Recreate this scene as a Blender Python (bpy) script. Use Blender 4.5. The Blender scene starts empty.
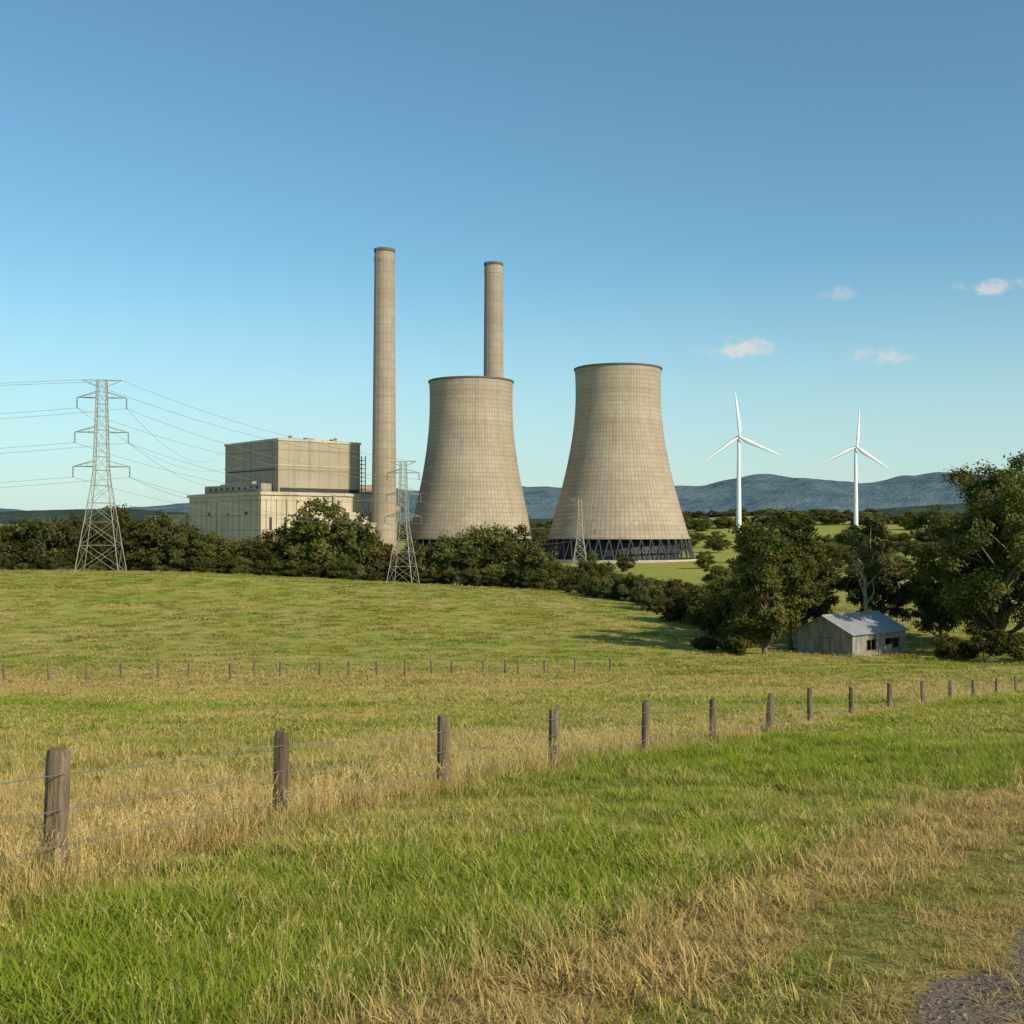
import bpy, math, random
import numpy as np
from mathutils import Vector, Matrix
rng=np.random.default_rng(7); random.seed(7)
scene=bpy.context.scene
R=math.radians

# ------------------------------------------------------------ helpers
_tab=np.random.default_rng(99).random((256,256))
def vn(x,y,s,seed=0):
    x=np.asarray(x,float)/s+seed*17.31; y=np.asarray(y,float)/s+seed*9.77
    xi=np.floor(x).astype(int); yi=np.floor(y).astype(int)
    fx=x-xi; fy=y-yi; fx=fx*fx*(3-2*fx); fy=fy*fy*(3-2*fy)
    a=_tab[xi&255,yi&255]; b=_tab[(xi+1)&255,yi&255]; c=_tab[xi&255,(yi+1)&255]; d=_tab[(xi+1)&255,(yi+1)&255]
    return (a*(1-fx)+b*fx)*(1-fy)+(c*(1-fx)+d*fx)*fy
def sst(a,b,x):
    t=np.clip((x-a)/(b-a),0,1); return t*t*(3-2*t)
def T(x,y):
    x=np.asarray(x,float); y=np.asarray(y,float)
    lin=1.7+.125*np.clip(y,-60,400)
    B=-2.5*np.log(np.exp(-lin/2.5)+math.exp(-18/2.5))
    wy=np.where(y<260,100.,60.)
    z=-B+8.5*np.exp(-((x+110)/130)**2-((y-260)/wy)**2)
    z=z+38*np.exp(-((x-420)/420)**2-((y-1650)/480)**2)
    z=z+30*np.exp(-((x+900)/700)**2-((y-2300)/700)**2)
    z=z+(vn(x,y,1.3,1)-.5)*.07*sst(0,3,y)+(vn(x,y,.5,4)-.5)*.03+(vn(x,y,30,2)-.5)*.5*sst(15,70,y)+(vn(x,y,160,3)-.5)*3*sst(320,700,y)
    return z
def Tz(x,y): return float(T(x,y))

FP=[(-5.4,2.2),(-4.6,5.8),(-3.64,9.1),(-2.56,12.6),(-.96,15.9),(.73,19.8),(2.71,23.2),(4.66,26.5),(6.86,30.5),(9.0,34.5),(11.9,40),(15.0,45.3),(18.2,50.5),(21.5,56),(25.1,62),(29.3,69),(34.0,77),(39,85),(44,93)]
fpx=np.array([p[0] for p in FP]); fpy=np.array([p[1] for p in FP])
def fence_x(y): return np.interp(y,fpy,fpx)+np.where(y>93,(y-93)*.62,0)
def gx(y): return 1.80+.69*(np.asarray(y)-5.5)
def zones(x,y):
    n1=vn(x,y,1.1,5)-.5; n2=vn(x,y,9,6)-.5; n3=vn(x,y,.35,7)-.5; n4=vn(x,y,3.2,8)-.5
    o=gx(y)-x+n1*.7+n3*.25
    fo=(fence_x(y)-x)
    front=.17+.42*np.clip(n4+n2,-.3,.6)+.2*n1
    band=sst(.9,1.3,o)*(1-sst(1.9,2.9,o))
    front=front*(1-band)+(.85+.3*n4)*band
    near=1-sst(.25,.5,o); front=front*(1-near)+.8*near
    mid=sst(.3,.5,o)*(1-sst(.8,1.1,o)); front=front*(1-mid)+.45*mid
    yy=y+n2*12+x*.12
    back=np.interp(yy,[10,16,26,34,50,64,82,108,120,150,400],[.50,.55,.52,.36,.32,.52,.66,.60,.40,.34,.36])+.45*n2+.40*n4+.2*n1
    s=sst(-.3,.6,fo); d=front*(1-s)+back*s
    fz=np.exp(-(fo/.65)**2); d=d*(1-fz)+(.62+.6*n1)*fz
    far=sst(300,420,y); d=d*(1-far)+(.28+.5*n2)*far
    grav=1-sst(-.15,.15,o)
    return np.clip(d,0,1),grav,o,fo

def link(ob,parent=None):
    scene.collection.objects.link(ob)
    if parent: ob.parent=parent
    return ob
def empty(name,loc=(0,0,0),rz=0):
    e=bpy.data.objects.new(name,None); e.location=loc; e.rotation_euler=(0,0,rz); e.empty_display_size=.5
    return link(e)
def np_mesh(name,V,F,mats=(),midx=None,attrs=None,smooth=False):
    """F: list of int arrays (M,k)"""
    me=bpy.data.meshes.new(name); V=np.asarray(V,np.float32)
    loops=np.concatenate([f.reshape(-1) for f in F]).astype(np.int32)
    tot=np.concatenate([np.full(len(f),f.shape[1]) for f in F]).astype(np.int32)
    st=np.concatenate([[0],np.cumsum(tot)[:-1]]).astype(np.int32)
    me.vertices.add(len(V)); me.vertices.foreach_set('co',V.reshape(-1))
    me.loops.add(len(loops)); me.loops.foreach_set('vertex_index',loops)
    me.polygons.add(len(tot)); me.polygons.foreach_set('loop_start',st); me.polygons.foreach_set('loop_total',tot)
    for m in mats: me.materials.append(m)
    if midx is not None: me.polygons.foreach_set('material_index',np.asarray(midx,np.int32))
    me.update(calc_edges=True)
    if smooth: me.polygons.foreach_set('use_smooth',np.ones(len(tot),bool))
    if attrs:
        for k,(dom,arr) in attrs.items():
            a=me.attributes.new(k,'FLOAT',dom); a.data.foreach_set('value',np.asarray(arr,np.float32))
    me.validate(); return me

class MB:
    def __init__(s): s.v=[]; s.f=[]; s.m=[]; s.sm=[]
    def add(s,vs,fs,m=0,sm=False):
        b=len(s.v); s.v+= [tuple(v) for v in vs]
        for f in fs: s.f.append(tuple(i+b for i in f)); s.m.append(m); s.sm.append(sm)
    def box(s,x0,x1,y0,y1,z0,z1,m=0):
        s.add([(x0,y0,z0),(x1,y0,z0),(x1,y1,z0),(x0,y1,z0),(x0,y0,z1),(x1,y0,z1),(x1,y1,z1),(x0,y1,z1)],
              [(0,3,2,1),(4,5,6,7),(0,1,5,4),(1,2,6,5),(2,3,7,6),(3,0,4,7)],m)
    def cyl(s,p,q,r1,r2,n=8,m=0,cap=True,sm=True):
        p=Vector(p);q=Vector(q);d=(q-p).normalized()
        a=d.orthogonal().normalized(); b=d.cross(a)
        vs=[]
        for c,r in((p,r1),(q,r2)):
            for i in range(n):
                t=2*math.pi*i/n+math.pi/n; vs.append(c+a*math.cos(t)*r+b*math.sin(t)*r)
        s.add(vs,[(i,(i+1)%n,n+(i+1)%n,n+i) for i in range(n)],m,sm)
        if cap: s.add(vs,[tuple(range(n))[::-1],tuple(range(n,2*n))],m)
    def beam(s,p,q,w,m=0): s.cyl(p,q,w*.7,w*.7,4,m,cap=False,sm=False)
    def lathe(s,prof,n=48,m=0,sm=True,close=False):
        vs=[]
        for r,z in prof:
            for i in range(n):
                t=2*math.pi*i/n; vs.append((r*math.cos(t),r*math.sin(t),z))
        fs=[(j*n+i,j*n+(i+1)%n,(j+1)*n+(i+1)%n,(j+1)*n+i) for j in range(len(prof)-1) for i in range(n)]
        s.add(vs,fs,m,sm)
    def obj(s,name,mats,parent=None,loc=(0,0,0),rz=0):
        me=bpy.data.meshes.new(name); me.from_pydata(s.v,[],s.f)
        for m in mats: me.materials.append(m)
        me.polygons.foreach_set('material_index',s.m); me.polygons.foreach_set('use_smooth',s.sm); me.update()
        o=bpy.data.objects.new(name,me); o.location=loc; o.rotation_euler=(0,0,rz)
        return link(o,parent)

class G:
    def __init__(s,name,world=None):
        if world: s.nt=world.node_tree; s.mat=None
        else:
            s.mat=bpy.data.materials.new(name); s.mat.use_nodes=True; s.nt=s.mat.node_tree
        s.nt.nodes.clear()
    def n(s,t,ins=None,**pr):
        nd=s.nt.nodes.new(t)
        for k,v in pr.items(): setattr(nd,k,v)
        if ins:
            for k,v in ins.items():
                sock=nd.inputs[k]
                if isinstance(v,bpy.types.NodeSocket): s.nt.links.new(v,sock)
                else: sock.default_value=v
        return nd
    def math(s,op,a,b=0.,c=None,clamp=False):
        ins={0:a,1:b}
        if c is not None: ins[2]=c
        return s.n('ShaderNodeMath',ins,operation=op,use_clamp=clamp).outputs[0]
    def mix(s,f,a,b,bt='MIX'):
        nd=s.nt.nodes.new('ShaderNodeMix'); nd.data_type='RGBA'; nd.blend_type=bt
        for i,v in((0,f),(6,a),(7,b)):
            if isinstance(v,bpy.types.NodeSocket): s.nt.links.new(v,nd.inputs[i])
            else:
                if i>0 and len(v)==3: v=(*v,1)
                nd.inputs[i].default_value=v
        return nd.outputs[2]
    def ss(s,x,a,b,lo=0.,hi=1.):
        return s.n('ShaderNodeMapRange',{0:x,1:a,2:b,3:lo,4:hi},interpolation_type='SMOOTHSTEP').outputs[0]
    def noise(s,vec,scale,detail=3,rough=.55,mapscale=None,rot=0.):
        if mapscale: vec=s.n('ShaderNodeMapping',{0:vec,2:(0,0,rot),3:mapscale}).outputs[0]
        return s.n('ShaderNodeTexNoise',{'Vector':vec,'Scale':scale,'Detail':detail,'Roughness':rough}).outputs[0]
    def pos(s): return s.n('ShaderNodeNewGeometry').outputs['Position']
    def objc(s): return s.n('ShaderNodeTexCoord').outputs['Object']
    def attr(s,name,ty='GEOMETRY'): return s.n('ShaderNodeAttribute',attribute_name=name,attribute_type=ty).outputs['Fac']
    def bump(s,h,strength=.4,dist=.1): return s.n('ShaderNodeBump',{'Height':h,'Strength':strength,'Distance':dist}).outputs[0]
    def pbr(s,col,rough=.8,spec=.3,normal=None,metal=0.,out=True):
        p=s.n('ShaderNodeBsdfPrincipled',{'Roughness':rough,'Specular IOR Level':spec,'Metallic':metal})
        if isinstance(col,bpy.types.NodeSocket): s.nt.links.new(col,p.inputs['Base Color'])
        else: p.inputs['Base Color'].default_value=(*col[:3],1)
        if normal: s.nt.links.new(normal,p.inputs['Normal'])
        if out: s.out(p.outputs[0])
        return p.outputs[0]
    def out(s,sh):
        o=s.n('ShaderNodeOutputMaterial'); s.nt.links.new(sh,o.inputs[0]); return s.mat

# ------------------------------------------------------------ materials
GREEN1=(.19,.255,.024); GREEN2=(.37,.40,.055); STRAW1=(.64,.48,.17); STRAW2=(.47,.36,.115)
def m_ground():
    g=G('ground_grass'); P=g.pos(); dry=g.attr('dry'); grav=g.attr('gravel'); d2=g.attr('dist')
    nA=g.noise(P,.35,4,.65); nB=g.noise(P,2.2,4,.7); nS=g.noise(P,.05,6,.72,(1,6,1),R(7)); nF=g.noise(P,14,3,.7); nL=g.noise(P,.16,6,.75,(.35,2.2,1),R(-6)); nT=g.noise(P,.9,5,.8,(.6,1.6,1))
    f=g.math('ADD',dry,g.math('MULTIPLY',g.math('SUBTRACT',nA,.5),.9))
    f=g.math('ADD',f,g.math('MULTIPLY',g.math('SUBTRACT',nS,.5),1.9))
    f=g.math('ADD',f,g.math('MULTIPLY',g.math('SUBTRACT',nL,.5),1.3))
    f=g.math('ADD',f,g.math('MULTIPLY',g.math('SUBTRACT',nB,.5),.5),clamp=True)
    gr=g.mix(nB,GREEN1,GREEN2); st=g.mix(nA,STRAW2,STRAW1)
    col=g.mix(f,gr,st)
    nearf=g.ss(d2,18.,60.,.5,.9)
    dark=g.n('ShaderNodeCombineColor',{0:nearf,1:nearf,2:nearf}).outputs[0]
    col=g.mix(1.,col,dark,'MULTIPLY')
    k=g.math('MULTIPLY',g.ss(nF,.25,.75,.75,1.15),g.ss(nT,.32,.62,.68,1.12)); kc=g.n('ShaderNodeCombineColor',{0:k,1:k,2:k}).outputs[0]
    col=g.mix(1.,col,kc,'MULTIPLY')
    vs=g.n('ShaderNodeTexVoronoi',{'Vector':P,'Scale':70.}).outputs['Color']
    gv=g.n('ShaderNodeSeparateColor',{0:vs}).outputs[0]
    gc=g.mix(gv,(.10,.075,.05),(.24,.19,.14)); gc=g.mix(g.ss(nB,.4,.7,0.,.6),gc,(.22,.155,.085))
    gsep=g.ss(g.math('ADD',grav,g.math('MULTIPLY',g.math('SUBTRACT',nB,.5),.8)),.4,.6)
    col=g.mix(gsep,col,gc)
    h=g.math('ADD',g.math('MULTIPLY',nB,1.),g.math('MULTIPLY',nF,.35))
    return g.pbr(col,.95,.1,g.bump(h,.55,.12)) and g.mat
def m_grass():
    g=G('grass_blades'); P=g.pos(); dry=g.attr('dry','INSTANCER'); r=g.attr('r'); h=g.attr('h')
    nA=g.noise(P,.9,2,.6)
    f=g.math('ADD',dry,g.math('MULTIPLY',g.math('SUBTRACT',r,.5),.85))
    f=g.ss(g.math('ADD',f,g.math('MULTIPLY',g.math('SUBTRACT',nA,.5),.55)),.25,.78)
    gr=g.mix(nA,(.125,.205,.016),(.31,.375,.038)); gr=g.mix(r,gr,(.32,.36,.05))
    st=g.mix(r,(.42,.28,.09),(.72,.54,.23))
    col=g.mix(f,gr,st)
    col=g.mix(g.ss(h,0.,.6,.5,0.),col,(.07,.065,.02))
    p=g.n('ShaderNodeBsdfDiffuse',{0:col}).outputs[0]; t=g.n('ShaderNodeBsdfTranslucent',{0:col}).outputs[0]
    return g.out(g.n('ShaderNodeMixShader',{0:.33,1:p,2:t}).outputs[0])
def m_leaf(name,c1,c2,c3):
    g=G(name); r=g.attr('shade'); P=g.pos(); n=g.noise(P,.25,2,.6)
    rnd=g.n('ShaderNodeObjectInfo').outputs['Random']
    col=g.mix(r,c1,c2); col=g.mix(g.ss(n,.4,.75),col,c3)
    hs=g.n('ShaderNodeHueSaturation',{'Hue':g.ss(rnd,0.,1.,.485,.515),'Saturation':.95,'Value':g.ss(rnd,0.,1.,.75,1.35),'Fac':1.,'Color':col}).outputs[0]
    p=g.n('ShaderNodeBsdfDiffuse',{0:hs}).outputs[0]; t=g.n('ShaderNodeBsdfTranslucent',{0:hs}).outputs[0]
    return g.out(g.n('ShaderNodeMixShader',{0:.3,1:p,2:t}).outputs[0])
def m_bark(name='bark',a=(.10,.075,.05),b=(.22,.18,.13)):
    g=G(name); n=g.noise(g.objc(),3,5,.6,(1,1,.25)); g.pbr(g.mix(n,a,b),.9,.2,g.bump(n,.6,.1)); return g.mat
def m_conc(name,c1,c2,cy=False,streak=.5,lines=None):
    g=G(name); O=g.objc(); xyz=g.n('ShaderNodeSeparateXYZ',{0:O})
    n=g.noise(O,.05,6,.65); s=g.noise(O,.16,5,.6,(1,1,.07)); s2=g.noise(O,.10,4,.6,(.15,.15,2.))
    col=g.mix(g.ss(n,.3,.7),c1,c2)
    if cy:
        a=g.math('ARCTAN2',xyz.outputs[1],xyz.outputs[0]); a=g.math('MULTIPLY',a,lines[0]/(2*math.pi))
        fr=g.math('ABSOLUTE',g.math('SUBTRACT',g.math('FRACT',a),.5))
        lv=g.ss(fr,.34,.48)
        fz=g.math('ABSOLUTE',g.math('SUBTRACT',g.math('FRACT',g.math('DIVIDE',xyz.outputs[2],lines[1])),.5))
        lh=g.ss(fz,.37,.48,0.,.85)
        L=g.math('MAXIMUM',lv,lh)
        cell=g.n('ShaderNodeCombineXYZ',{0:g.math('FLOOR',a),1:g.math('FLOOR',g.math('DIVIDE',xyz.outputs[2],lines[1]))}).outputs[0]
        wn=g.n('ShaderNodeTexWhiteNoise',{0:cell},noise_dimensions='3D').outputs[0]
        col=g.mix(g.ss(s2,.45,.7,0.,.22),col,(.16,.12,.085))
        col=g.mix(g.math('MULTIPLY',wn,.2),col,(.17,.135,.095))
        col=g.mix(g.math('MULTIPLY',L,lines[2]),col,(.11,.085,.06))
    elif lines:
        fz=g.math('ABSOLUTE',g.math('SUBTRACT',g.math('FRACT',g.math('DIVIDE',xyz.outputs[2],lines[1])),.5))
        fx=g.math('ABSOLUTE',g.math('SUBTRACT',g.math('FRACT',g.math('DIVIDE',g.math('ADD',xyz.outputs[0],xyz.outputs[1]),lines[0])),.5))
        L=g.math('MAXIMUM',g.ss(fz,.44,.49),g.ss(fx,.45,.49))
        col=g.mix(g.math('MULTIPLY',L,.4),col,(.12,.10,.08))
    col=g.mix(g.ss(s,.5,.75,0.,streak),col,(.15,.12,.085))
    g.pbr(col,.9,.2,g.bump(n,.2,.3)); return g.mat
def m_plain(name,c,rough=.6,metal=0.,var=.25,scale=1.,spec=.4):
    g=G(name); n=g.noise(g.objc(),scale,5,.6)
    g.pbr(g.mix(n,tuple(v*(1-var) for v in c),tuple(min(1,v*(1+var)) for v in c)),rough,spec,metal=metal); return g.mat
def m_wood():
    g=G('weathered_wood'); O=g.pos(); n=g.noise(O,9,6,.7,(1,1,.12)); n2=g.noise(O,40,4,.7,(1,1,.06)); n3=g.noise(O,2.5,4,.6)
    col=g.mix(g.ss(n,.3,.7),(.10,.072,.045),(.28,.22,.145)); col=g.mix(g.ss(n2,.5,.65,0.,.6),col,(.035,.027,.02)); col=g.mix(g.ss(n3,.5,.7,0.,.4),col,(.16,.15,.09))
    g.pbr(col,.9,.15,g.bump(g.math('ADD',n,n2),.8,.02)); return g.mat
def m_hill(name,c1,c2,sc):
    g=G(name); P=g.pos(); n=g.noise(P,sc,8,.7); g.pbr(g.mix(g.ss(n,.38,.62),c1,c2),1.,.0,g.bump(n,.8,80)); return g.mat
M_ground=m_ground(); M_grass=m_grass()
M_leaf=m_leaf('leaves_dark',(.042,.054,.011),(.115,.122,.025),(.165,.138,.032))
M_leaf2=m_leaf('leaves_eucalyptus',(.050,.062,.017),(.13,.138,.038),(.19,.158,.05))
M_bark=m_bark(); M_bark2=m_bark('pale_bark',(.26,.21,.15),(.48,.41,.32))
M_tower=m_conc('cooling_tower_concrete',(.365,.30,.22),(.45,.375,.28),True,.35,(92,2.5,.45))
M_chim=m_conc('chimney_concrete',(.32,.265,.19),(.41,.34,.25),True,.3,(16,5.,.28))
M_bld=m_conc('building_concrete',(.45,.38,.275),(.54,.465,.34),False,.4,(9.,8.))
M_clad=m_conc('building_cladding',(.32,.275,.20),(.39,.34,.25),False,.35,(6.5,11.))
M_dark=m_plain('dark_opening',(.03,.032,.036),.6); M_rim=m_plain('dark_rim',(.12,.10,.08),.8)
M_steel=m_plain('galvanised_steel',(.30,.285,.23),.55,.1); M_leg=m_plain('tower_legs_concrete',(.05,.055,.065),.8)
M_white=m_plain('turbine_white',(.74,.76,.78),.35,0,.03); M_wire=m_plain('wire',(.20,.20,.19),.5,.2)
M_ins=m_plain('insulator',(.10,.07,.06),.3); M_wood=m_wood(); M_roofgrey=m_plain('roof_membrane',(.22,.20,.17),.9)

# ------------------------------------------------------------ camera, sky, sun
cam=bpy.data.cameras.new('camera'); cam.lens=40; cam.sensor_width=36; cam.clip_end=30000; cam.clip_start=.05
co=bpy.data.objects.new('camera',cam); co.location=(0,0,0); co.rotation_euler=(R(90+.906),0,0); link(co); scene.camera=co
scene.view_settings.view_transform='Standard'; scene.view_settings.look='None'; scene.view_settings.exposure=0
EL=R(30); SX,SY=.74,-.673; sd=Vector((SX,SY,0)).normalized()*math.cos(EL)+Vector((0,0,math.sin(EL)))
su=bpy.data.lights.new('sun','SUN'); su.energy=4.7; su.angle=R(.5); su.color=(1,.86,.66)
so=bpy.data.objects.new('sun',su); so.rotation_euler=sd.to_track_quat('Z','Y').to_euler(); so.location=(30,-30,40); link(so)
w=bpy.data.worlds.new('World'); scene.world=w; w.use_nodes=True
g=G('',world=w)
sky=g.n('ShaderNodeTexSky',sky_type='NISHITA',sun_disc=False,sun_elevation=EL,sun_rotation=math.atan2(SX,SY),air_density=1.,dust_density=.6,ozone_density=1.5,altitude=50.)
gen=g.n('ShaderNodeTexCoord').outputs['Generated']; sp=g.n('ShaderNodeSeparateXYZ',{0:gen})
u=g.math('DIVIDE',sp.outputs[0],g.math('MAXIMUM',sp.outputs[1],.01)); v=g.math('DIVIDE',sp.outputs[2],g.math('MAXIMUM',sp.outputs[1],.01))
uv=g.n('ShaderNodeCombineXYZ',{0:u,1:v}).outputs[0]
nz=g.noise(uv,38,6,.6,(1,1.7,1)); nz2=g.noise(uv,90,5,.6)
total=None
for (cx,cy,wx,wy,st) in [(.203,.159,.046,.0145,.72),(.423,.2135,.037,.0125,.6),(.328,.151,.036,.0105,.5),(.284,.207,.023,.012,.3)]:
    du=g.math('DIVIDE',g.math('SUBTRACT',u,cx),wx); dv=g.math('DIVIDE',g.math('SUBTRACT',v,cy),wy)
    dv=g.math('MULTIPLY',dv,g.n('ShaderNodeMapRange',{0:dv,1:-.3,2:.1,3:1.6,4:1.}).outputs[0])
    d=g.math('SQRT',g.math('ADD',g.math('MULTIPLY',du,du),g.math('MULTIPLY',dv,dv)))
    m=g.math('SUBTRACT',1.,d); m=g.math('ADD',m,g.math('MULTIPLY',g.math('SUBTRACT',nz,.5),3.0)); m=g.math('ADD',m,g.math('MULTIPLY',g.math('SUBTRACT',nz2,.5),1.3))
    m=g.math('MULTIPLY',m,g.ss(d,.6,1.35,1.,0.))
    m=g.math('MULTIPLY',g.ss(m,.0,1.1),st)
    total=m if total is None else g.math('MAXIMUM',total,m)
total=g.math('MULTIPLY',total,g.math('GREATER_THAN',sp.outputs[1],.05))
skc=g.mix(1.,sky.outputs[0],(.76,1.10,1.09),'MULTIPLY')
skc=g.mix(g.ss(sp.outputs[2],-.02,.24,.72,0.),skc,(4.75,5.9,5.95))   # low haze layer
colr=g.mix(total,skc,(6.6,6.1,5.6))
bg=g.n('ShaderNodeBackground',{0:colr,1:.124}); wo=g.n('ShaderNodeOutputWorld',{0:bg.outputs[0]})

# ------------------------------------------------------------ ground sheet
ys=np.concatenate([np.arange(-15,20,.25),20*1.0149**np.arange(0,410)])
t=np.linspace(-1,1,381); t=np.sign(t)*np.abs(t)**1.25
W=9+.8*np.abs(ys)
X=t[None,:]*W[:,None]; Y=np.repeat(ys[:,None],len(t),1)
Z=T(X,Y); dr,gv,_,_=zones(X,Y)
nr,nc=X.shape; idx=np.arange(nr*nc).reshape(nr,nc)
F=np.stack([idx[:-1,:-1],idx[:-1,1:],idx[1:,1:],idx[1:,:-1]],-1).reshape(-1,4)
me=np_mesh('ground',np.stack([X,Y,Z],-1).reshape(-1,3),[F],[M_ground],attrs={'dry':('POINT',dr.ravel()),'gravel':('POINT',gv.ravel()),'dist':('POINT',Y.ravel())},smooth=True)
link(bpy.data.objects.new('ground',me))

# ------------------------------------------------------------ distant hills
def ridge(name,D,xs,zs,mat,dep,amp,seed,base=-40):
    xx=np.linspace(xs[0],xs[-1],420); top=np.interp(xx,xs,zs)
    k=np.array([1,2,3,4,3,2,1.]);k/=k.sum(); top=np.convolve(np.pad(top,3,'edge'),k,'valid')
    s=np.linspace(-1,1,41); prof=np.cos(s*math.pi/2)**1.1
    XX=np.repeat(xx[None],41,0); YY=D+dep*s[:,None]+0*XX
    nn=(vn(XX,YY,500,seed)-.5)+(vn(XX,YY,180,seed+1)-.5)*.5+(vn(XX,YY,60,seed+2)-.5)*.2
    ZZ=base+(top[None]-base)*prof[:,None]+nn*amp*prof[:,None]
    i=np.arange(XX.size).reshape(XX.shape); F=np.stack([i[:-1,:-1],i[:-1,1:],i[1:,1:],i[1:,:-1]],-1).reshape(-1,4)
    link(bpy.data.objects.new(name,np_mesh(name,np.stack([XX,YY,ZZ],-1).reshape(-1,3),[F],[mat],smooth=True)))
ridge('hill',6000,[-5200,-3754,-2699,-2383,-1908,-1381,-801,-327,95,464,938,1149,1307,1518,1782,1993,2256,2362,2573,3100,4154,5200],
 [150,132,95,90,121,158,221,200,211,216,220,245,272,262,258,274,292,283,252,215,264,200],m_hill('far_hill_forest_hazed',(.085,.145,.18),(.14,.20,.215),.004),1500,62,11)  # bluish atmospheric haze is put into the far ridge's base colour
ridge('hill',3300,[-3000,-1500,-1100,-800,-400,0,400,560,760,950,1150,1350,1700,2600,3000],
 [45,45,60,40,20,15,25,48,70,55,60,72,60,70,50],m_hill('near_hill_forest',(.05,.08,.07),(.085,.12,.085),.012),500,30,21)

# ------------------------------------------------------------ trees
def tree_mesh(name,H,cw,cb,nclus,nleaf,lsize,seed,crad,leafm,barkm,lean=0,trunk_r=None,flat=.72,shape=2.0):
    r=np.random.default_rng(seed); mb=MB(); tr=trunk_r or H*.022
    pts=[Vector((0,0,-.6))]; n=6; ph=r.random()*6
    for i in range(1,n+1):
        f=i/n; pts.append(Vector((lean*f+math.sin(f*4+ph)*H*.018,math.cos(f*3+ph)*H*.018-H*.018*math.cos(ph),H*.82*f)))
    def tp(z):
        f=max(0,min(.999,z/(H*.82)))*n; i=int(f); return pts[i].lerp(pts[i+1],f-i), tr*(1-.8*f/n)
    for i in range(n): mb.cyl(pts[i],pts[i+1],tr*(1.25 if i==0 else 1-.8*i/n),tr*(1-.8*(i+1)/n),7,1)
    C=[];CR=[]
    for i in range(nclus):
        for _ in range(50):
            p=r.normal(size=3); p/=np.linalg.norm(p); rad=r.random()**.4
            p*=rad
            zz=(p[2]+1)/2
            wid=cw/2*(1-.25*abs(p[2])**shape)
            c=np.array([p[0]*wid,p[1]*wid,cb+(H-crad*.7-cb)*zz])
            if not C or min(np.linalg.norm(c-q) for q in C)>crad*.75: break
        cr=crad*(.6+.6*r.random()); c[0]+=lean*c[2]/H
        C.append(c); CR.append(cr)
        z0=max(cb*.55,c[2]-H*(.12+.2*r.random())); a,ra=tp(min(z0,H*.75)); b=Vector(c)
        mid=a.lerp(b,.5)+Vector((r.normal()*.03,r.normal()*.03,-.02-.03*r.random()))*H
        r0=min(ra*.6,tr*.5); mb.cyl(a,mid,r0,r0*.6,5,1,False); mb.cyl(mid,b,r0*.6,r0*.15,5,1,False)
    C=np.array(C);CR=np.array(CR)
    wts=CR**2; wts/=wts.sum()
    ci=r.choice(len(C),nleaf,p=wts)
    nsub=11; sub=r.normal(size=(len(C),nsub,3)); sub/=np.linalg.norm(sub,axis=2,keepdims=True); sub*=(.35+.6*r.random((len(C),nsub,1)))
    si=r.integers(0,nsub,nleaf)
    off=sub[ci,si]*CR[ci][:,None]
    d=r.normal(size=(nleaf,3)); off=off+d*CR[ci][:,None]*.23; off[:,2]*=flat
    P=C[ci]+off
    out=P-np.array([0,0,(cb+H)/2-.1*H]); out/=np.linalg.norm(out,axis=1,keepdims=True)+1e-6
    nrm=r.normal(size=(nleaf,3))*.7+out*.6+np.array([0,0,.45]); nrm/=np.linalg.norm(nrm,axis=1,keepdims=True)
    u=np.cross(nrm,r.normal(size=(nleaf,3))); u/=np.linalg.norm(u,axis=1,keepdims=True); v=np.cross(nrm,u)
    s=lsize*(.6+.8*r.random((nleaf,1)))
    V=np.stack([P-u*s,P-v*s*.55,P+u*s,P+v*s*.55],1).reshape(-1,3)
    bV=np.array(mb.v); nb=len(bV); quads=[f for f in mb.f if len(f)==4]
    Fq=np.array(quads); Fl=np.arange(nleaf*4).reshape(-1,4)+nb
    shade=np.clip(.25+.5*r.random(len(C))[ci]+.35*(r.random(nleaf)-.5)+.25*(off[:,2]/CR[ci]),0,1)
    me=np_mesh(name,np.concatenate([bV,V]),[Fq,Fl],[leafm,barkm],np.concatenate([np.ones(len(Fq)),np.zeros(nleaf)]),
       attrs={'shade':('FACE',np.concatenate([np.zeros(len(Fq)),shade]))})
    return me
def tree(name,x,y,rz=0,**k):
    me=tree_mesh(name,**k); o=bpy.data.objects.new(name,me); o.location=(x,y,Tz(x,y)); o.rotation_euler=(0,0,rz); return link(o)

tree('eucalyptus_tree',64.2,152,H=28,cw=23.5,cb=4.0,nclus=84,nleaf=66000,lsize=.24,seed=3,crad=2.5,leafm=M_leaf,barkm=M_bark,trunk_r=.6,lean=2.)
tree('eucalyptus_tree',77,160,H=29,cw=21,cb=5,nclus=52,nleaf=32000,lsize=.27,seed=4,crad=3.0,leafm=M_leaf,barkm=M_bark,trunk_r=.5)
tree('eucalyptus_tree',33.8,152,H=19.5,cw=9.8,cb=2.2,nclus=42,nleaf=32000,lsize=.21,seed=5,crad=1.8,leafm=M_leaf,barkm=M_bark,trunk_r=.35)
tree('eucalyptus_tree',39.2,160,H=20.5,cw=8.8,cb=3.5,nclus=36,nleaf=26000,lsize=.21,seed=6,crad=1.8,leafm=M_leaf,barkm=M_bark,trunk_r=.33)
tree('gum_tree',52.5,170,H=21.5,cw=7.5,cb=10.5,nclus=22,nleaf=13000,lsize=.2,seed=8,crad=1.5,leafm=M_leaf2,barkm=M_bark2,trunk_r=.40,lean=.8)
tree('gum_tree',60.5,186,H=16,cw=11,cb=1.5,nclus=34,nleaf=22000,lsize=.23,seed=9,crad=1.9,leafm=M_leaf2,barkm=M_bark,trunk_r=.3)
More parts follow.
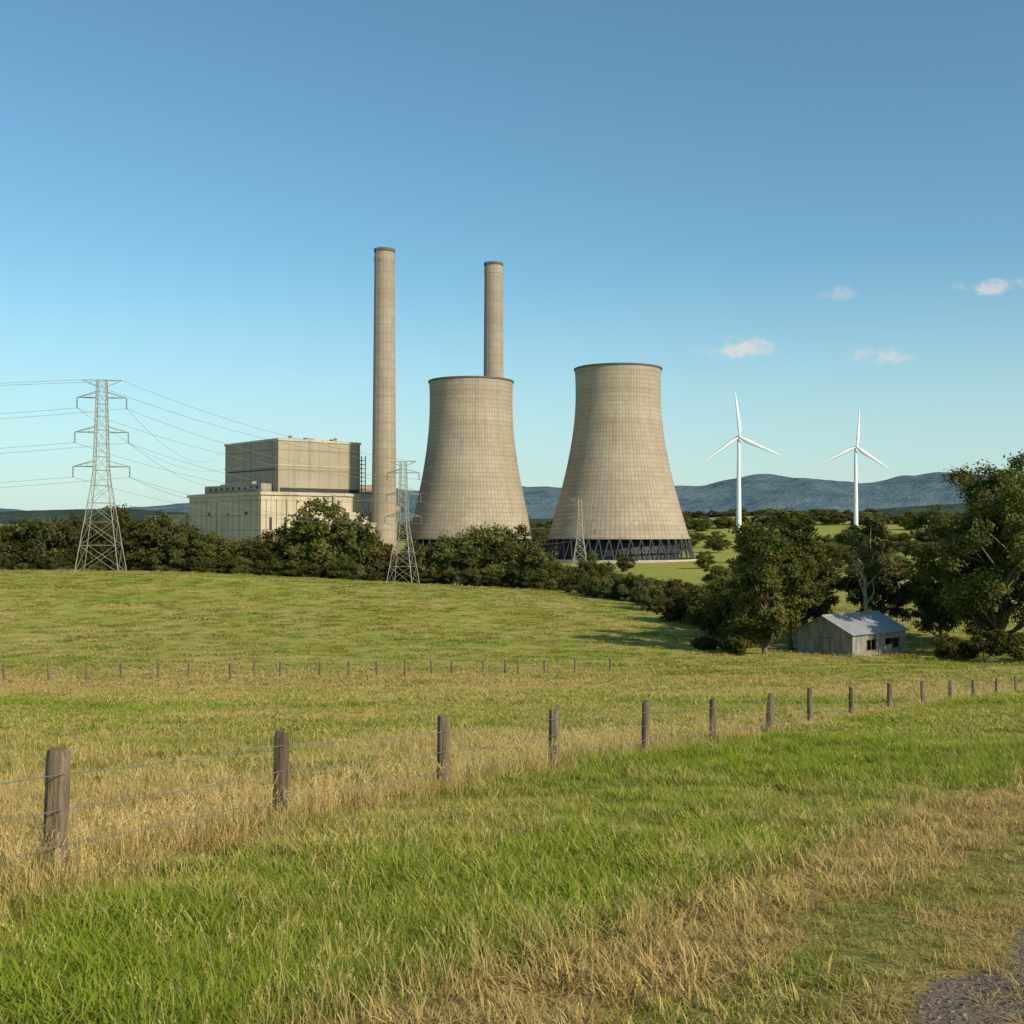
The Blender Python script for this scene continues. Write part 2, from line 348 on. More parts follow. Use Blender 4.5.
tree('gum_tree',48.0,186,H=14.5,cw=11,cb=1,nclus=32,nleaf=20000,lsize=.23,seed=10,crad=1.9,leafm=M_leaf2,barkm=M_bark,trunk_r=.28)
tree('gum_tree',67.5,180,H=13,cw=9,cb=1,nclus=28,nleaf=18000,lsize=.23,seed=12,crad=1.8,leafm=M_leaf,barkm=M_bark,trunk_r=.28)
for (x,y,H,cw,s) in [(57,147,4.2,5,31),(59.5,144,4.8,6,32),(62.5,142,4.2,6,33),(29.5,150,3.2,3.0,35),(67,143,5.5,7,36),(26.8,157,2.0,2.0,37),(71,144,5,7,38),(30.5,156,5,5,39)]:
    tree('shrub',x,y,H=H,cw=cw,cb=.2,nclus=14,nleaf=6000,lsize=.18,seed=s,crad=1.0,leafm=M_leaf,barkm=M_bark,trunk_r=.08)

def instancer(name,protos,P,rot,scl,idx,extra=None):
    col=bpy.data.collections.new(name+'_variants')
    for i,me in enumerate(protos): col.objects.link(bpy.data.objects.new('%s_variant_%02d'%(name,i),me))
    me=bpy.data.meshes.new(name); n=len(P); me.vertices.add(n); me.vertices.foreach_set('co',np.asarray(P,np.float32).ravel())
    for k,a in (('rot',rot),('scl',scl)):
        at=me.attributes.new(k,'FLOAT_VECTOR','POINT'); at.data.foreach_set('vector',np.asarray(a,np.float32).ravel())
    at=me.attributes.new('idx','INT','POINT'); at.data.foreach_set('value',np.asarray(idx,np.int32))
    for k,a in (extra or {}).items():
        at=me.attributes.new(k,'FLOAT','POINT'); at.data.foreach_set('value',np.asarray(a,np.float32))
    ob=link(bpy.data.objects.new(name,me))
    ng=bpy.data.node_groups.new(name+'_scatter','GeometryNodeTree')
    ng.interface.new_socket('Geometry',in_out='INPUT',socket_type='NodeSocketGeometry'); ng.interface.new_socket('Geometry',in_out='OUTPUT',socket_type='NodeSocketGeometry')
    N=ng.nodes.new; L=ng.links.new
    gi=N('NodeGroupInput'); go=N('NodeGroupOutput'); ip=N('GeometryNodeInstanceOnPoints'); ci=N('GeometryNodeCollectionInfo')
    ci.inputs['Collection'].default_value=col; ci.inputs['Separate Children'].default_value=True; ci.inputs['Reset Children'].default_value=True
    def na(nm,ty):
        a=N('GeometryNodeInputNamedAttribute'); a.data_type=ty; a.inputs['Name'].default_value=nm; return a.outputs['Attribute']
    L(gi.outputs[0],ip.inputs['Points']); L(ci.outputs[0],ip.inputs['Instance']); ip.inputs['Pick Instance'].default_value=True
    L(na('idx','INT'),ip.inputs['Instance Index'])
    e2r=N('FunctionNodeEulerToRotation'); L(na('rot','FLOAT_VECTOR'),e2r.inputs[0]); L(e2r.outputs[0],ip.inputs['Rotation'])
    L(na('scl','FLOAT_VECTOR'),ip.inputs['Scale']); L(ip.outputs[0],go.inputs[0])
    mo=ob.modifiers.new('scatter','NODES'); mo.node_group=ng
    return ob

protos=[tree_mesh('tl%d'%i,H=12,cw=cw,cb=cb_,nclus=nc_,nleaf=7000,lsize=.28,seed=50+i,crad=2.0,leafm=M_leaf if i%2 else M_leaf2,barkm=M_bark,trunk_r=.25) for i,(cw,nc_,cb_) in enumerate([(10,22,1.2),(11.5,26,1.),(9,20,1.5),(8,18,1.),(12,26,1.8)])]
TP=[];TR=[];TS=[];TI=[]
def addt(x,y,H,wf=1.):
    TP.append((x,y,Tz(x,y)-.3)); TR.append((0,0,random.random()*6.28)); s=H/12; ww=s*wf*random.uniform(.85,1.15); TS.append((ww,ww,s)); TI.append(random.randrange(5))
pxs=[-120,0,30,60,100,140,165,200,250,280,300,340,360,385,430,460,490,520,545,560,620,680,720,745]
Hs=[16,15,16,20,16.5,18.5,18.5,13.5,12.5,13,19,21,17,12,12.5,14.5,19.5,16,10,6.5,6,7,9,10]
yy_=[292,290,290,290,292,292,292,292,290,288,287,287,287,300,290,285,283,280,268,262,240,195,172,160]
alt=0
for px in np.arange(-110,748,11.5):
    alt+=1; H=np.interp(px,pxs,Hs)*(random.uniform(.95,1.12) if alt%2 else random.uniform(.6,.85)); y=np.interp(px,pxs,yy_)+random.uniform(-3,9)
    addt((px-512)/1138*y,y,H,.98)
for px in np.arange(-110,560,15):
    y=np.interp(px,pxs,yy_)+random.uniform(14,50); addt((px-512)/1138*y,y,np.interp(px,pxs,Hs)*random.uniform(.75,1.05),1.)
for px in np.arange(-110,540,9):
    y=np.interp(px,pxs,yy_)-random.uniform(0,5); addt((px-512)/1138*y,y,random.uniform(3,7),1.25)
for px in np.arange(540,760,12):
    y=np.interp(px,pxs,yy_)+random.uniform(8,50); addt((px-512)/1138*y,y,random.uniform(5,9),1.15)
for i in range(34):
    px=random.uniform(530,900); y=random.uniform(330,560)
    if 540<px<700 and random.random()<.6: continue
    addt((px-512)/1138*y,y,random.uniform(7,10),1.2)
for px in np.arange(745,960,10):
    y=random.uniform(480,600)
    if px>880: y+=160
    addt((px-512)/1138*y,y,random.uniform(9,15),1.2)
for (ylo,yhi,n_) in [(820,1000,110),(1150,1500,260),(1600,2100,420)]:
    for i in range(n_):
        px=random.uniform(-60,1100); y=random.uniform(ylo,yhi) if random.random()<.3 else ylo+ (yhi-ylo)*.2+20*random.random()+ .12*px
        addt((px-512)/1138*y,y,random.uniform(10,18),1.5)
instancer('tree_line',protos,TP,TR,TS,TI)

# ------------------------------------------------------------ cooling towers
def cooling(px_x,y,z0,zs,zt,rt,c,ztop,name='cooling_tower'):
    e=empty(name,(px_x,y,0)); mb=MB()
    rad=lambda z: rt*math.sqrt(1+((z-zt)/c)**2)
    zz=np.linspace(zs,ztop,46); n=128
    mb.lathe([(rad(z),z) for z in zz],n,0)
    mb.lathe([(rad(z)-.7,z) for z in zz[::-1]],n,0)
    mb.lathe([(rad(zs)-.7,zs),(rad(zs),zs)],n,0)
    mb.obj('shell',[M_tower],e)
    rb=MB(); rr=rad(ztop); rb.lathe([(rr+.02,ztop-.7),(rr+.5,ztop-.6),(rr+.5,ztop+.3),(rr-1.2,ztop+.3),(rr-1.2,ztop-.7)],n,0,False); rb.obj('rim',[M_rim],e)
    rs=rad(zs); rb0=rs+2.8; lg=MB(); K=44
    for i in range(K):
        a=2*math.pi*i/K; da=math.pi/K
        for s in(-1,1):
            lg.cyl((rb0*math.cos(a),rb0*math.sin(a),z0+1),((rs-.3)*math.cos(a+s*da),(rs-.3)*math.sin(a+s*da),zs+.2),.38,.38,6,0,False)
    hm=z0+(zs-z0)*.5
    lg.lathe([(rs-3,hm-.3),(rs-2.2,hm-.3),(rs-2.2,hm+.3),(rs-3,hm+.3)],n,0,False)
    lg.obj('legs',[M_leg],e)
    ls=MB(); ls.lathe([(rs+.05,zs-.3),(rs+.35,zs-.3),(rs+.35,zs+.9),(rs-.1,zs+.9)],n,0,False); ls.obj('ring_beam',[M_tower],e)
    dk=MB(); dk.lathe([(rs-6,z0),(rs-6,zs+1),(.1,zs+1)],64,0); dk.obj('fill_packing',[M_dark],e)
    bs=MB(); bs.lathe([(rb0+1.8,z0-3),(rb0+1.8,z0+1.6),(rb0+1.2,z0+1.6),(rb0+1.2,z0+.2),(.1,z0+.2)],n,0,False); bs.obj('basin',[M_bld],e)
cooling(61.6,660,-18,-4.8,80,24.6,63.7,93.3)
cooling(-24.1,670,-18,-5,75,24.4,70,87.3)

def chimney(x,y,zb,zt,rb,rt):
    e=empty('chimney',(x,y,0)); mb=MB(); H=zt-zb
    mb.lathe([(rb+(rt-rb)*f**.8,zb+H*f) for f in np.linspace(0,1,30)],48,0); mb.obj('shaft',[M_chim],e)
    c=MB(); c.lathe([(rt+.02,zt-7),(rt+.25,zt-6.6),(rt+.25,zt-4),(rt+.02,zt-3.6)],48,0,False)
    c.lathe([(rt+.01,zt-1.6),(rt+.4,zt-1.2),(rt+.4,zt+.3),(rt-1,zt+.3),(rt-1,zt-8),(.1,zt-8)],48,1,False); c.obj('cap',[M_chim,M_rim],e)
    l=MB()
    for s in(-.35,.35): l.beam((s,-rb-.3,zb),(s,-rt-.5,zt),.12)
    l.obj('ladder',[M_steel],e,rz=R(-35))
chimney(-72,640,-18,158,7.4,5.6); chimney(-11.7,720,-18,169,7.4,5.8)

# ------------------------------------------------------------ power station building
th=R(41); e=empty('power_station_building',(-127.5,620,0),th)
b=MB(); z0=-18.5
b.box(0,53,0,62,10,49,0); b.obj('boiler_house',[M_clad],e)
b=MB(); b.box(-.5,53.5,-.5,62.5,49.003,50.2,0); b.box(-.3,53.3,-.3,62.3,35.2,35.8,0); b.obj('parapet',[M_bld],e)
b=MB(); b.box(.8,52.2,.8,61.2,50.21,50.4); b.obj('upper_roof',[M_roofgrey],e)
b=MB(); b.box(-12,62,-3,84,z0,19,0); b.box(14,30,-7,-3.003,z0,13,0); b.box(40,60,-9,-3.003,z0,10,0)
for i in range(12):
    x=-9+6.2*i
    if not(13<x<31 or 39<x<61): b.box(x,x+1.0,-3.6,-3.002,z0,17,0)
for i in range(13): y=2+6.6*i; b.box(-12.5,-12.002,y,y+.8,z0,16.8,0)
b.obj('turbine_hall',[M_bld],e)
b=MB(); b.box(-13,63,-4,85,19.003,20.6,0); b.box(-12.4,-12.003,-2,83,16.85,17.5,0); b.obj('turbine_hall_cornice',[M_bld],e)
b=MB(); b.box(-11,61,-2,83,20.604,20.9,0); b.obj('lower_roof',[M_roofgrey],e)
b=MB(); b.box(-7,-.6,6,74,20.91,25.5,0); b.box(-5,-.6,20,50,25.503,27,0); b.box(4,50,64,76,20.91,27,0); b.obj('annex_block',[M_clad],e)
b=MB()
for i in range(3): b.box(-12.09,-12.0,12+i*22,15+i*22,8,10,0)
for i in range(2): b.box(-7+i*9,-5.4+i*9,-3.08,-3.0,0,7,0)
for i in range(9): b.box(-7.06,-7.0,9+i*7,12+i*7,22.6,24.2,0)
b.box(18,26,-7.08,-7.0,z0,-6,0); b.box(-.06,0,4,58,33,33.8,0); b.box(1,52,-.06,0,21,23.2,0)  # last box: dark strip above the lower roof stands in for parapet shadow
b.obj('windows',[M_dark],e)
b=MB(); b.box(-14,30,85.02,134,z0,8,0); b.box(-15,31,85.04,135,8.003,9,0); b.box(0,20,92,112,9.003,13,0); b.obj('workshop_annex',[M_bld],e)
b=MB()
for (x,y,h,s) in [(12,8,1.8,1.6),(16,50,1.4,1.4),(40,6,1.6,1.6),(46,20,2.0,1.5)]: b.cyl((x,y,50.4),(x,y,50.4+h),s*.6,s*.6,10); b.cyl((x,y,50.4+h),(x,y,51+h),s*.9,s*.2,10)
b.box(20,25,4,8,50.4,51.6)
b.obj('roof_vents',[M_steel],e)
b=MB(); b.cyl((-8,88,z0),(-8,88,14),1.8,1.8,16); b.cyl((62,-6,12),(80,-2,12),2.2,2.2,16); b.cyl((55,30,24),(75,12,24),2.6,2.6,16)
b.cyl((33,-4.2,z0),(33,-4.2,20),.8,.8,10); b.cyl((36,-4.2,z0),(36,-4.2,17),.6,.6,10)
for k in range(9): b.box(54,58,2,6,21+k*2.4,21.3+k*2.4)
for (x_,y_) in((54,2),(58,2),(54,6),(58,6)): b.beam((x_,y_,21),(x_,y_,43),.5)
b.obj('ducts',[M_clad],e)
e2=empty('gas_treatment_building',(-82,612,0),R(38)); b=MB(); b.box(0,10,0,10,z0,3,0); b.box(-.4,10.4,-.4,10.4,3.003,3.9,0); b.box(2,7,2,6,3.91,7,0); b.obj('walls',[M_bld],e2)
b=MB(); b.box(3,5,-.07,0,-3,0); b.obj('windows',[M_dark],e2)

# ------------------------------------------------------------ pylons
def pylon(x,y,h,rz,sc=1.,al=1.):
    e=empty('electricity_pylon',(x,y,Tz(x,y)-.2),rz); mb=MB()
    fr=[0,.14,.26,.36,.45,.53,.60,.67,.74,.81,.875,.94,1.0]
    hw=lambda f: float(np.interp(f,[0,.5,1],[.108,.036,.022]))*h
    lw=.15*sc; bw=.07*sc; sg=[(-1,-1),(1,-1),(1,1),(-1,1)]
    for i in range(len(fr)-1):
        a,bb=fr[i],fr[i+1]; A=[(s[0]*hw(a),s[1]*hw(a),a*h) for s in sg]; B=[(s[0]*hw(bb),s[1]*hw(bb),bb*h) for s in sg]
        for k in range(4):
            mb.beam(A[k],B[k],lw); j=(k+1)%4; mb.beam(A[k],B[j],bw); mb.beam(A[j],B[k],bw); mb.beam(B[k],B[j],bw)
    ends=[]; inz=.055*h
    for f,L in((.549,.142*al),(.728,.134*al),(.908,.124*al)):
        for s in(-1,1):
            tip=Vector((s*L*h,0,f*h)); w0=hw(f); w1=hw(f+.03)
            for q in(-1,1):
                mb.beam((s*w0,q*w0,f*h),tip,bw*1.6); mb.beam((s*w1,q*w1,(f+.03)*h),tip,bw*1.4)
            for kk in(.35,.65):
                lo=Vector((s*w0,0,f*h)).lerp(tip,kk); hi=Vector((s*w1,0,(f+.03)*h)).lerp(tip,kk); mb.beam(lo,hi,bw*.8)
            ends.append(tip-Vector((0,0,inz)))
    tops=[]
    for s in(-1,1):
        tip=Vector((s*.10*h*al,0,h)); mb.beam((s*.02*h,0,h),tip,bw*1.7); mb.beam((s*hw(.95),0,.965*h),tip,bw*1.5); tops.append(tip)
    mb.obj('lattice_frame',[M_steel],e)
    ib=MB()
    for t_ in ends:
        for k in range(5):
            z=t_.z+inz*k/5; ib.cyl((t_.x,0,z),(t_.x,0,z+inz*.13),.19*sc,.12*sc,8)
        ib.cyl(t_,(t_.x,0,t_.z+inz),.06*sc,.06*sc,5)
    ib.obj('insulators',[M_ins],e)
    mw=Matrix.Translation(e.location)@Matrix.Rotation(rz,4,'Z')
    return [mw@t_ for t_ in ends],[mw@t_ for t_ in tops]
p1=pylon(-94.6,262,44.3,R(8)); p2=pylon(-26.8,280,30,R(-12),.9,1.1); p3=pylon(32.3,540,33,R(-8),1.5,1.5); p0=pylon(-330,205,45,R(20))
wc=bpy.data.curves.new('power_lines','CURVE'); wc.dimensions='3D'; wc.bevel_depth=.035; wc.materials.append(M_wire)
def cable(cu,a,b,sag,n=26):
    sp_=cu.splines.new('POLY'); sp_.points.add(n-1)
    for i in range(n):
        f=i/(n-1); p=a.lerp(b,f); p.z-=sag*4*f*(1-f); sp_.points[i].co=(p.x,p.y,p.z,1)
for i in range(6): cable(wc,p0[0][i],p1[0][i],4+.3*i)
for i in range(2): cable(wc,p0[1][i],p1[1][i],3)
for i in range(6): cable(wc,p1[0][i],p2[0][i],3)
bt=[Vector((-166,652,45)),Vector((-156,645,38)),Vector((-146,638,32)),Vector((-131,622,28))]
for i in range(4): cable(wc,p1[0][[5,4,3,1][i]],bt[i],9)
for i in range(6): cable(wc,p2[0][i],p3[0][i],5)
for i in range(2): cable(wc,p1[1][i],p2[1][i],2.5)
link(bpy.data.objects.new('power_lines',wc))

# ------------------------------------------------------------ wind turbines
def turbine(x,y,hub,bl,a0,yaw):
    zg=Tz(x,y); e=empty('wind_turbine',(x,y,0),yaw)
    mb=MB(); mb.lathe([(2.8,zg-2),(2.7,zg),(2.2,(zg+hub)/2),(1.6,hub-1.5)],24); mb.obj('tower',[M_white],e)
    mb=MB(); prof=[(0.1,-3.6),(1.5,-3.4),(1.75,-1.5),(1.7,2),(1.9,6),(1.3,8.4),(.1,8.6)]
    mb.lathe(prof,16); o=mb.obj('nacelle',[M_white],e,(0,0,hub)); o.rotation_euler=(R(-90),0,0)
    hb=MB(); hb.lathe([(.05,0),(1.0,.4),(1.9,1.6),(2.0,2.9),(.1,2.9)],16); o=hb.obj('hub',[M_white],e,(0,-6.2,hub)); o.rotation_euler=(R(-90),0,0)
    for k in range(3):
        a=a0+k*2*math.pi/3; m=MB(); vs=[]; st=[(0,2.0,1.1),(.06,2.6,1.0),(.18,4.6,.7),(.45,3.4,.42),(.8,2.0,.25),(.97,1.1,.12),(1,.3,.05)]
        for f,c,tk in st:
            tw=R(18*(1-f))
            for (u_,w_) in((-.3,0),(0,.5),(.45,.22),(.7,0),(.45,-.22),(0,-.5)):
                xx=u_*c; yy=w_*tk*1.6; vs.append((xx*math.cos(tw)-yy*math.sin(tw),xx*math.sin(tw)+yy*math.cos(tw),f*bl))
        fs=[(j*6+i,j*6+(i+1)%6,(j+1)*6+(i+1)%6,(j+1)*6+i) for j in range(6) for i in range(6)]; m.add(vs,fs,0,True)
        m.add([vs[-1-i] for i in range(6)],[(0,1,2,3,4,5)])
        o=m.obj('blade_%d'%(k+1),[M_white],e,(0,-4.6,hub)); o.rotation_euler=(0,math.pi/2-a,0)
turbine(229.4,1150,94,45.5,R(96),R(2)); turbine(393,1300,94.8,44,R(86),R(0))

# ------------------------------------------------------------ fences
def post(mb,x,y,h,r,seed,n=12):
    rr=np.random.default_rng(seed); z=Tz(x,y); tx,ty=rr.normal()*.02,rr.normal()*.02
    vs=[];L=[-.4,0,.25,.5,.75,.93,1.0,1.004]; ra=[1,1,.98,1.0,.97,.96,.86,.45]; w_=.1*rr.normal(size=n)
    for f,q in zip(L,ra):
        for i in range(n):
            a=2*math.pi*i/n; k=r*q*(1+w_[i]*.6+.03*rr.normal()); zz=z+h*f+(.018*math.cos(a+seed) if f>.9 else 0)
            vs.append((x+k*math.cos(a)+tx*h*f,y+k*math.sin(a)+ty*h*f,zz))
    m=len(L); mb.add(vs,[(j*n+i,j*n+(i+1)%n,(j+1)*n+(i+1)%n,(j+1)*n+i) for j in range(m-1) for i in range(n)],0,False)
    mb.add(vs[-n:],[tuple(range(n))],0)
def fence(pts,h,r,strands,wr,seed0):
    e=empty('wire_fence',(0,0,0)); hs=[]
    for i,(x,y) in enumerate(pts):
        mb=MB(); hh=h*random.uniform(.96,1.05)*(1+.0014*y if h<1.2 else 1); post(mb,x,y,hh,r*random.uniform(.9,1.1),seed0+i); mb.obj('post_%d'%(i+1),[M_wood],e)
    cu=bpy.data.curves.new('wires','CURVE'); cu.dimensions='3D'; cu.bevel_depth=wr; cu.materials.append(M_wire)
    for s in strands:
        sp_=cu.splines.new('POLY'); P=[]
        for i in range(len(pts)-1):
            a=Vector((*pts[i],Tz(*pts[i])+s)); b_=Vector((*pts[i+1],Tz(*pts[i+1])+s))
            off=Vector((b_.y-a.y,a.x-b_.x,0)).normalized()*(r*.9)
            for k in range(5):
                f=k/5; p=a.lerp(b_,f)+off; p.z-=.02*4*f*(1-f); P.append(p)
        sp_.points.add(len(P)-1)
        for i,p in enumerate(P): sp_.points[i].co=(p.x,p.y,p.z,1)
    link(bpy.data.objects.new('wires',cu),e)
fence(FP,1.01,.09,[.32,.60,.88],.0042,100)
ffp=[(5,93.5),(50,94),(87,95),(122,96),(159,97),(189,98),(231,99),(255,100),(281,101),(320,102.5),(349,104),(377,105.5),(405,107),(432,108.5),(452,110),(483,112),(505,113.5),(518,115),(545,117),(575,119),(610,121)]
ffp=[((px-512)/1138*y,y) for px,y in [(-110,90),(-70,91.5),(-32,92.5)]+ffp]
fence(ffp,1.5,.11,[.5,.95],.006,300)

# ------------------------------------------------------------ shed
def shed():
    W_,L_,He,Hr=9.0,12.2,3.3,5.4; a=R(38); x0,y0=44.8,150
    zg=min(Tz(x0,y0),Tz(x0+5,y0+8))-.1; e=empty('farm_shed',(x0,y0,zg),a)
    g=G('shed_boards'); O=g.objc(); s=g.n('ShaderNodeSeparateXYZ',{0:O}); c=g.math('ADD',s.outputs[0],s.outputs[1])
    k=g.math('FLOOR',g.math('DIVIDE',c,.3)); wn=g.n('ShaderNodeTexWhiteNoise',{1:k},noise_dimensions='1D').outputs[0]
    fr=g.math('ABSOLUTE',g.math('SUBTRACT',g.math('FRACT',g.math('DIVIDE',c,.3)),.5)); ln=g.ss(fr,.4,.48)
    n=g.noise(O,1.5,6,.7,(1,1,.3)); col=g.mix(g.ss(n,.35,.65),(.18,.18,.165),(.38,.38,.36)); col=g.mix(g.math('MULTIPLY',wn,.6),col,(.20,.15,.10)); col=g.mix(g.math('MULTIPLY',ln,.7),col,(.05,.045,.04))
    g.pbr(col,.85,.2); Mb=g.mat
    g=G('corrugated_roof'); n=g.noise(g.objc(),.7,6,.7); n2=g.noise(g.objc(),4,4,.6,(1,.2,1)); sx=g.n('ShaderNodeSeparateXYZ',{0:g.objc()}).outputs[0]
    sf=g.math('ABSOLUTE',g.math('SUBTRACT',g.math('FRACT',g.math('DIVIDE',sx,.9)),.5)); col=g.mix(g.ss(n2,.5,.72,0.,.55),g.mix(n,(.25,.26,.265),(.38,.39,.40)),(.19,.14,.10)); col=g.mix(g.ss(sf,.40,.48,0.,.55),col,(.10,.10,.10)); g.pbr(col,.7,.25); Mr=g.mat
    b=MB(); t_=.12
    b.box(0,L_,0,t_,0,1.0,0); b.box(0,3.2,0,t_,1.0,2.35,0); b.box(5.2,7.4,0,t_,1.0,2.35,0); b.box(10.6,L_,0,t_,1.0,2.35,0); b.box(0,L_,0,t_,2.35,He,0); b.box(7.4,8.9,.001,t_,1,1.5,0)
    b.box(0,L_,W_-t_,W_,0,He,0)
    for x in(0,L_-t_):
        b.box(x,x+t_,t_,W_-t_,0,He,0)
        b.add([(x,0,He),(x,W_,He),(x,W_/2,Hr),(x+t_,0,He),(x+t_,W_,He),(x+t_,W_/2,Hr)],[(0,2,1),(3,4,5),(0,3,5,2),(1,2,5,4)],0)
    b.obj('walls',[Mb],e)
    r=MB(); n=160; ov=.45
    for sgn in(0,1):
        vs=[]
        for i in range(n+1):
            x=-ov+(L_+2*ov)*i/n; dz=.035*math.sin(i*math.pi/2*1.0)
            ye=-ov if sgn==0 else W_+ov; ze=He-(Hr-He)*ov/(W_/2)
            vs+= [(x,ye,ze+.10+dz),(x,W_/2,Hr+.10+dz)]
        r.add(vs,[(2*i,2*i+2,2*i+3,2*i+1) for i in range(n)],0)
    r.cyl((-ov,W_/2,Hr+.12),(L_+ov,W_/2,Hr+.12),.14,.14,8); r.obj('roof',[Mr],e)
    f=MB(); f.box(3.1,3.2,-.05,-.002,.95,2.4); f.box(5.2,5.3,-.05,-.002,.95,2.4); f.box(3.2,5.2,-.05,-.002,2.35,2.45); f.box(3.2,5.2,-.05,-.002,.9,1.0); f.box(4.15,4.25,.02,.08,1.0,2.35)
    f.box(8.9,9.0,-.05,-.002,0,2.5); f.box(10.6,10.7,-.05,-.002,0,2.5); f.box(-.05,-.002,3.4,3.55,0,2.6); f.box(-.05,-.002,5.3,5.45,0,2.6); f.box(-.05,-.002,3.55,5.3,2.45,2.6); f.obj('frames',[M_wood],e)
    d=MB(); d.box(-.03,-.002,3.56,5.29,.05,2.44); d.obj('door',[Mb],e)
    i_=MB(); i_.box(.3,L_-.3,2.5,2.6,.05,He-.3); i_.box(.2,L_-.2,.2,W_-.2,0,.05); i_.obj('interior',[M_dark],e)
shed()

# ------------------------------------------------------------ grass
def clump(name,seed,nb,rad,h0,h1,w,bend,stalks=0,segs=3,lay=0.):
    r=np.random.default_rng(seed); V=[];F4=[];F3=[];rv=[];hv=[]
    def blade(bx,by,h,wd,az,bd,rnd,sg=segs):
        b0=len(V); dx,dy=math.cos(az),math.sin(az); px_,py_=-dy,dx
        tw=r.random()*.8-.4; px_,py_=px_*math.cos(tw)-py_*math.sin(tw),px_*math.sin(tw)+py_*math.cos(tw)
        for i in range(sg+1):
            f=i/sg; out=bd*h*f*f+lay*h*f; z=h*f*(1-.35*bd*f)*(1-lay*.75)-.02*(i==0); ww=wd*(1-f**1.6)*.5+.0004
            cx,cy=bx+dx*out,by+dy*out
            if i<sg:
                V.append((cx-px_*ww,cy-py_*ww,z)); V.append((cx+px_*ww,cy+py_*ww,z)); hv.extend([f,f])
            else: V.append((cx,cy,z)); hv.append(1)
        for i in range(sg-1): F4.append((b0+2*i,b0+2*i+1,b0+2*i+3,b0+2*i+2)); 
        F3.append((b0+2*sg-2,b0+2*sg-1,b0+2*sg))
        return [rnd]*(sg-1),[rnd]
    r4=[];r3=[]
    for i in range(nb):
        a=r.random()*6.283; q=rad*math.sqrt(r.random()); az=r.random()*6.283 if r.random()<.5 else a+r.normal()*.6
        x,y=blade(q*math.cos(a),q*math.sin(a),h0+(h1-h0)*r.random()**1.3,w*(.6+.7*r.random()),az,bend*(.3+r.random()),r.random()); r4+=x; r3+=y
    for i in range(stalks):
        a=r.random()*6.283; q=rad*math.sqrt(r.random()); h=h1*(1.0+.5*r.random()); az=r.random()*6.283; bd=.12+.2*r.random()
        bx,by=q*math.cos(a),q*math.sin(a)
        x,y=blade(bx,by,h,w*.55,az,bd,.95+.05*r.random()); r4+=x;r3+=y
        for k in range(9):
            f=.78+.22*k/8; ox=bx+math.cos(az)*bd*h*f*f; oy=by+math.sin(az)*bd*h*f*f; z=h*f*(1-.35*bd*f)
            b0=len(V); a2=r.random()*6.28; l=.035*(1.2-f+.2)*1.6
            V.extend([(ox,oy,z),(ox+math.cos(a2)*l*.5+.004,oy+math.sin(a2)*l*.5,z+l*.5),(ox+math.cos(a2)*l*.6,oy+math.sin(a2)*l*.6,z+l)]); hv.extend([1,1,1]); F3.append((b0,b0+1,b0+2)); r3.append(1.)
    return np_mesh(name,V,[np.array(F4),np.array(F3)],[M_grass],attrs={'r':('FACE',r4+r3),'h':('POINT',hv)})
GP=[clump('g%d'%i,200+i,30,.12,.05,.16,.0085,.95,segs=3) for i in range(4)]
GP+=[clump('t%d'%i,220+i,26,.13,.16,.38,.0075,.8,stalks=2) for i in range(3)]
GP+=[clump('w%d'%i,230+i,80,.44,.08,.24,.019,.9,segs=2) for i in range(3)]
GP+=[clump('s%d'%i,240+i,28,.14,.05,.13,.0065,.7,lay=.9) for i in range(2)]
GP+=[clump('v%d'%i,250+i,56,.3,.2,.42,.016,.8,stalks=3,segs=2) for i in range(2)]
PX=[];PR=[];PS=[];PI=[];PD=[]
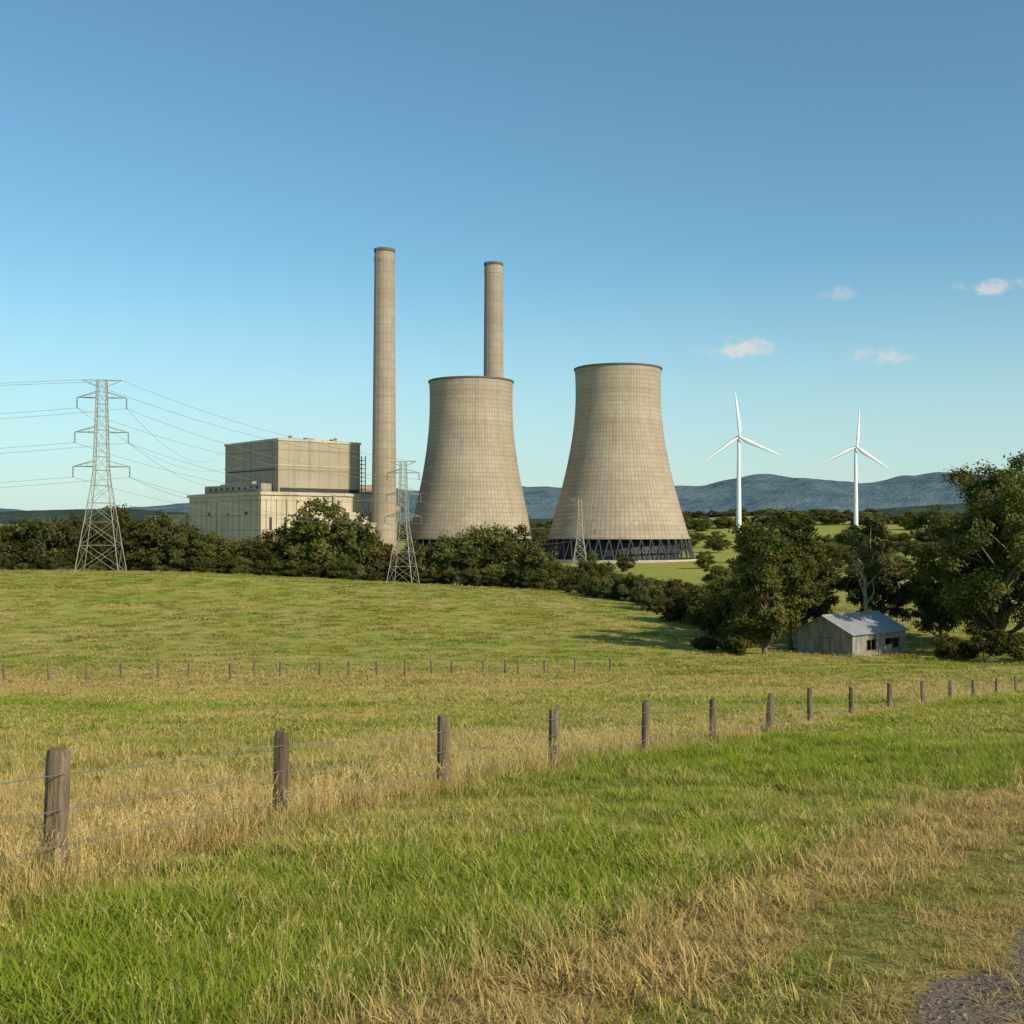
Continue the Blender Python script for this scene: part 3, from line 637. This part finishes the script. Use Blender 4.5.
def scatter(y0,y1,dens,sc,wide,seed):
    r=np.random.default_rng(seed); ya=np.linspace(y0,y1,200); wd=2*(.48*ya+1.5); area=wd.mean()*(y1-y0); n=int(dens*area)
    y=r.choice(ya,n,p=wd/wd.sum())+r.random(n)*(y1-y0)/200; x=(r.random(n)*2-1)*(.48*y+1.5)
    d,gv,o,fo=zones(x,y); u=r.random(n); u2=r.random(n)
    keep=~((o<.05)&(u>.05)); keep&=~((o<1.0)&(u2>.6)); keep&=~((o<2.4)&(u2>.8))
    tuft=vn(x,y,.7,12)*.6+vn(x,y,2.4,14)*.4
    keep&=~((tuft<.3)&(u2>.55))
    fz=np.exp(-(fo/.5)**2)
    behind=fo>0
    clus=vn(x,y,1.6,19)
    ptall=np.where(behind,.05+.22*(d>.55),.012+.05*(clus>.72))+.55*fz*(.4+clus)+.12*((np.abs(o-2.6)<.5)&(clus>.45))+.012*(o<2.2)
    tall=r.random(n)<ptall
    straw=(o<2.6)&(~tall)&(r.random(n)<.8)
    if wide: idx=np.where(tall,12+r.integers(0,2,n),7+r.integers(0,3,n))
    else: idx=np.where(tall,4+r.integers(0,3,n),r.integers(0,4,n))
    idx=np.where(straw,10+r.integers(0,2,n),idx)
    h=sc*(.4+1.15*tuft)*(.8+.4*r.random(n)); h=np.where(tall,sc*(.55+.5*r.random(n))*(.75+.35*fz),h)
    h=np.where((o<1.2),h*.65,h)
    hz=h*(.5 if wide else 1.)
    hz=np.where(straw,hz*.7,hz)
    S=np.stack([h,h,hz],1)
    z=T(x,y)
    dd=d+np.where(tall,.22,0)+np.where(straw,.05,0)+.25*(r.random(n)<.06)
    k=keep
    PX.append(np.stack([x,y,z],1)[k]); PR.append(np.stack([r.normal(size=n)*.08,r.normal(size=n)*.08,r.random(n)*6.283],1)[k]); PS.append(S[k]); PI.append(idx[k]); PD.append(dd[k])
scatter(3.6,9,240,1.0,False,1)
scatter(9,16,135,1.15,False,2)
scatter(16,28,52,1.5,False,3)
scatter(28,50,10.5,1.25,True,4)
scatter(50,85,3.2,1.9,True,5)
scatter(85,125,1.0,2.6,True,6)
scatter(125,270,.2,3.4,True,7)
instancer('grass',GP,np.concatenate(PX),np.concatenate(PR),np.concatenate(PS),np.concatenate(PI),{'dry':np.concatenate(PD)})

# gravel stones on the track
def stone(seed):
    import bmesh
    r=np.random.default_rng(seed); bm=bmesh.new(); bmesh.ops.create_icosphere(bm,subdivisions=1,radius=1)
    sq=.5+.3*r.random()
    for v_ in bm.verts:
        k=1+.22*r.normal()*.6; v_.co=Vector((v_.co.x*k,v_.co.y*k*.8,v_.co.z*k*sq))
    me=bpy.data.meshes.new('stone'); bm.to_mesh(me); bm.free(); me.materials.append(M_stone); return me
g=G('stone'); rn=g.n('ShaderNodeObjectInfo').outputs['Random']; g.pbr(g.mix(rn,(.09,.07,.05),(.30,.25,.195)),.85,.3); M_stone=g.mat
r=np.random.default_rng(5); n=24000; y=r.uniform(3.5,16,n); x=gx(y)+r.random(n)**1.2*3.2-.25
_,_,o,_=zones(x,y); k=((o<.1)|(r.random(n)<.12))&((vn(x,y,.5,44)>.35)|(r.random(n)<.3)); x=x[k];y=y[k]; n=len(x); s=.0035+.011*r.random(n)**3
instancer('gravel',[stone(i) for i in range(4)],np.stack([x,y,T(x,y)+s*.2],1),np.stack([r.random(n)*6]*3,1),np.stack([s,s,s],1),r.integers(0,4,n))
print('grass instances',sum(len(a) for a in PX))
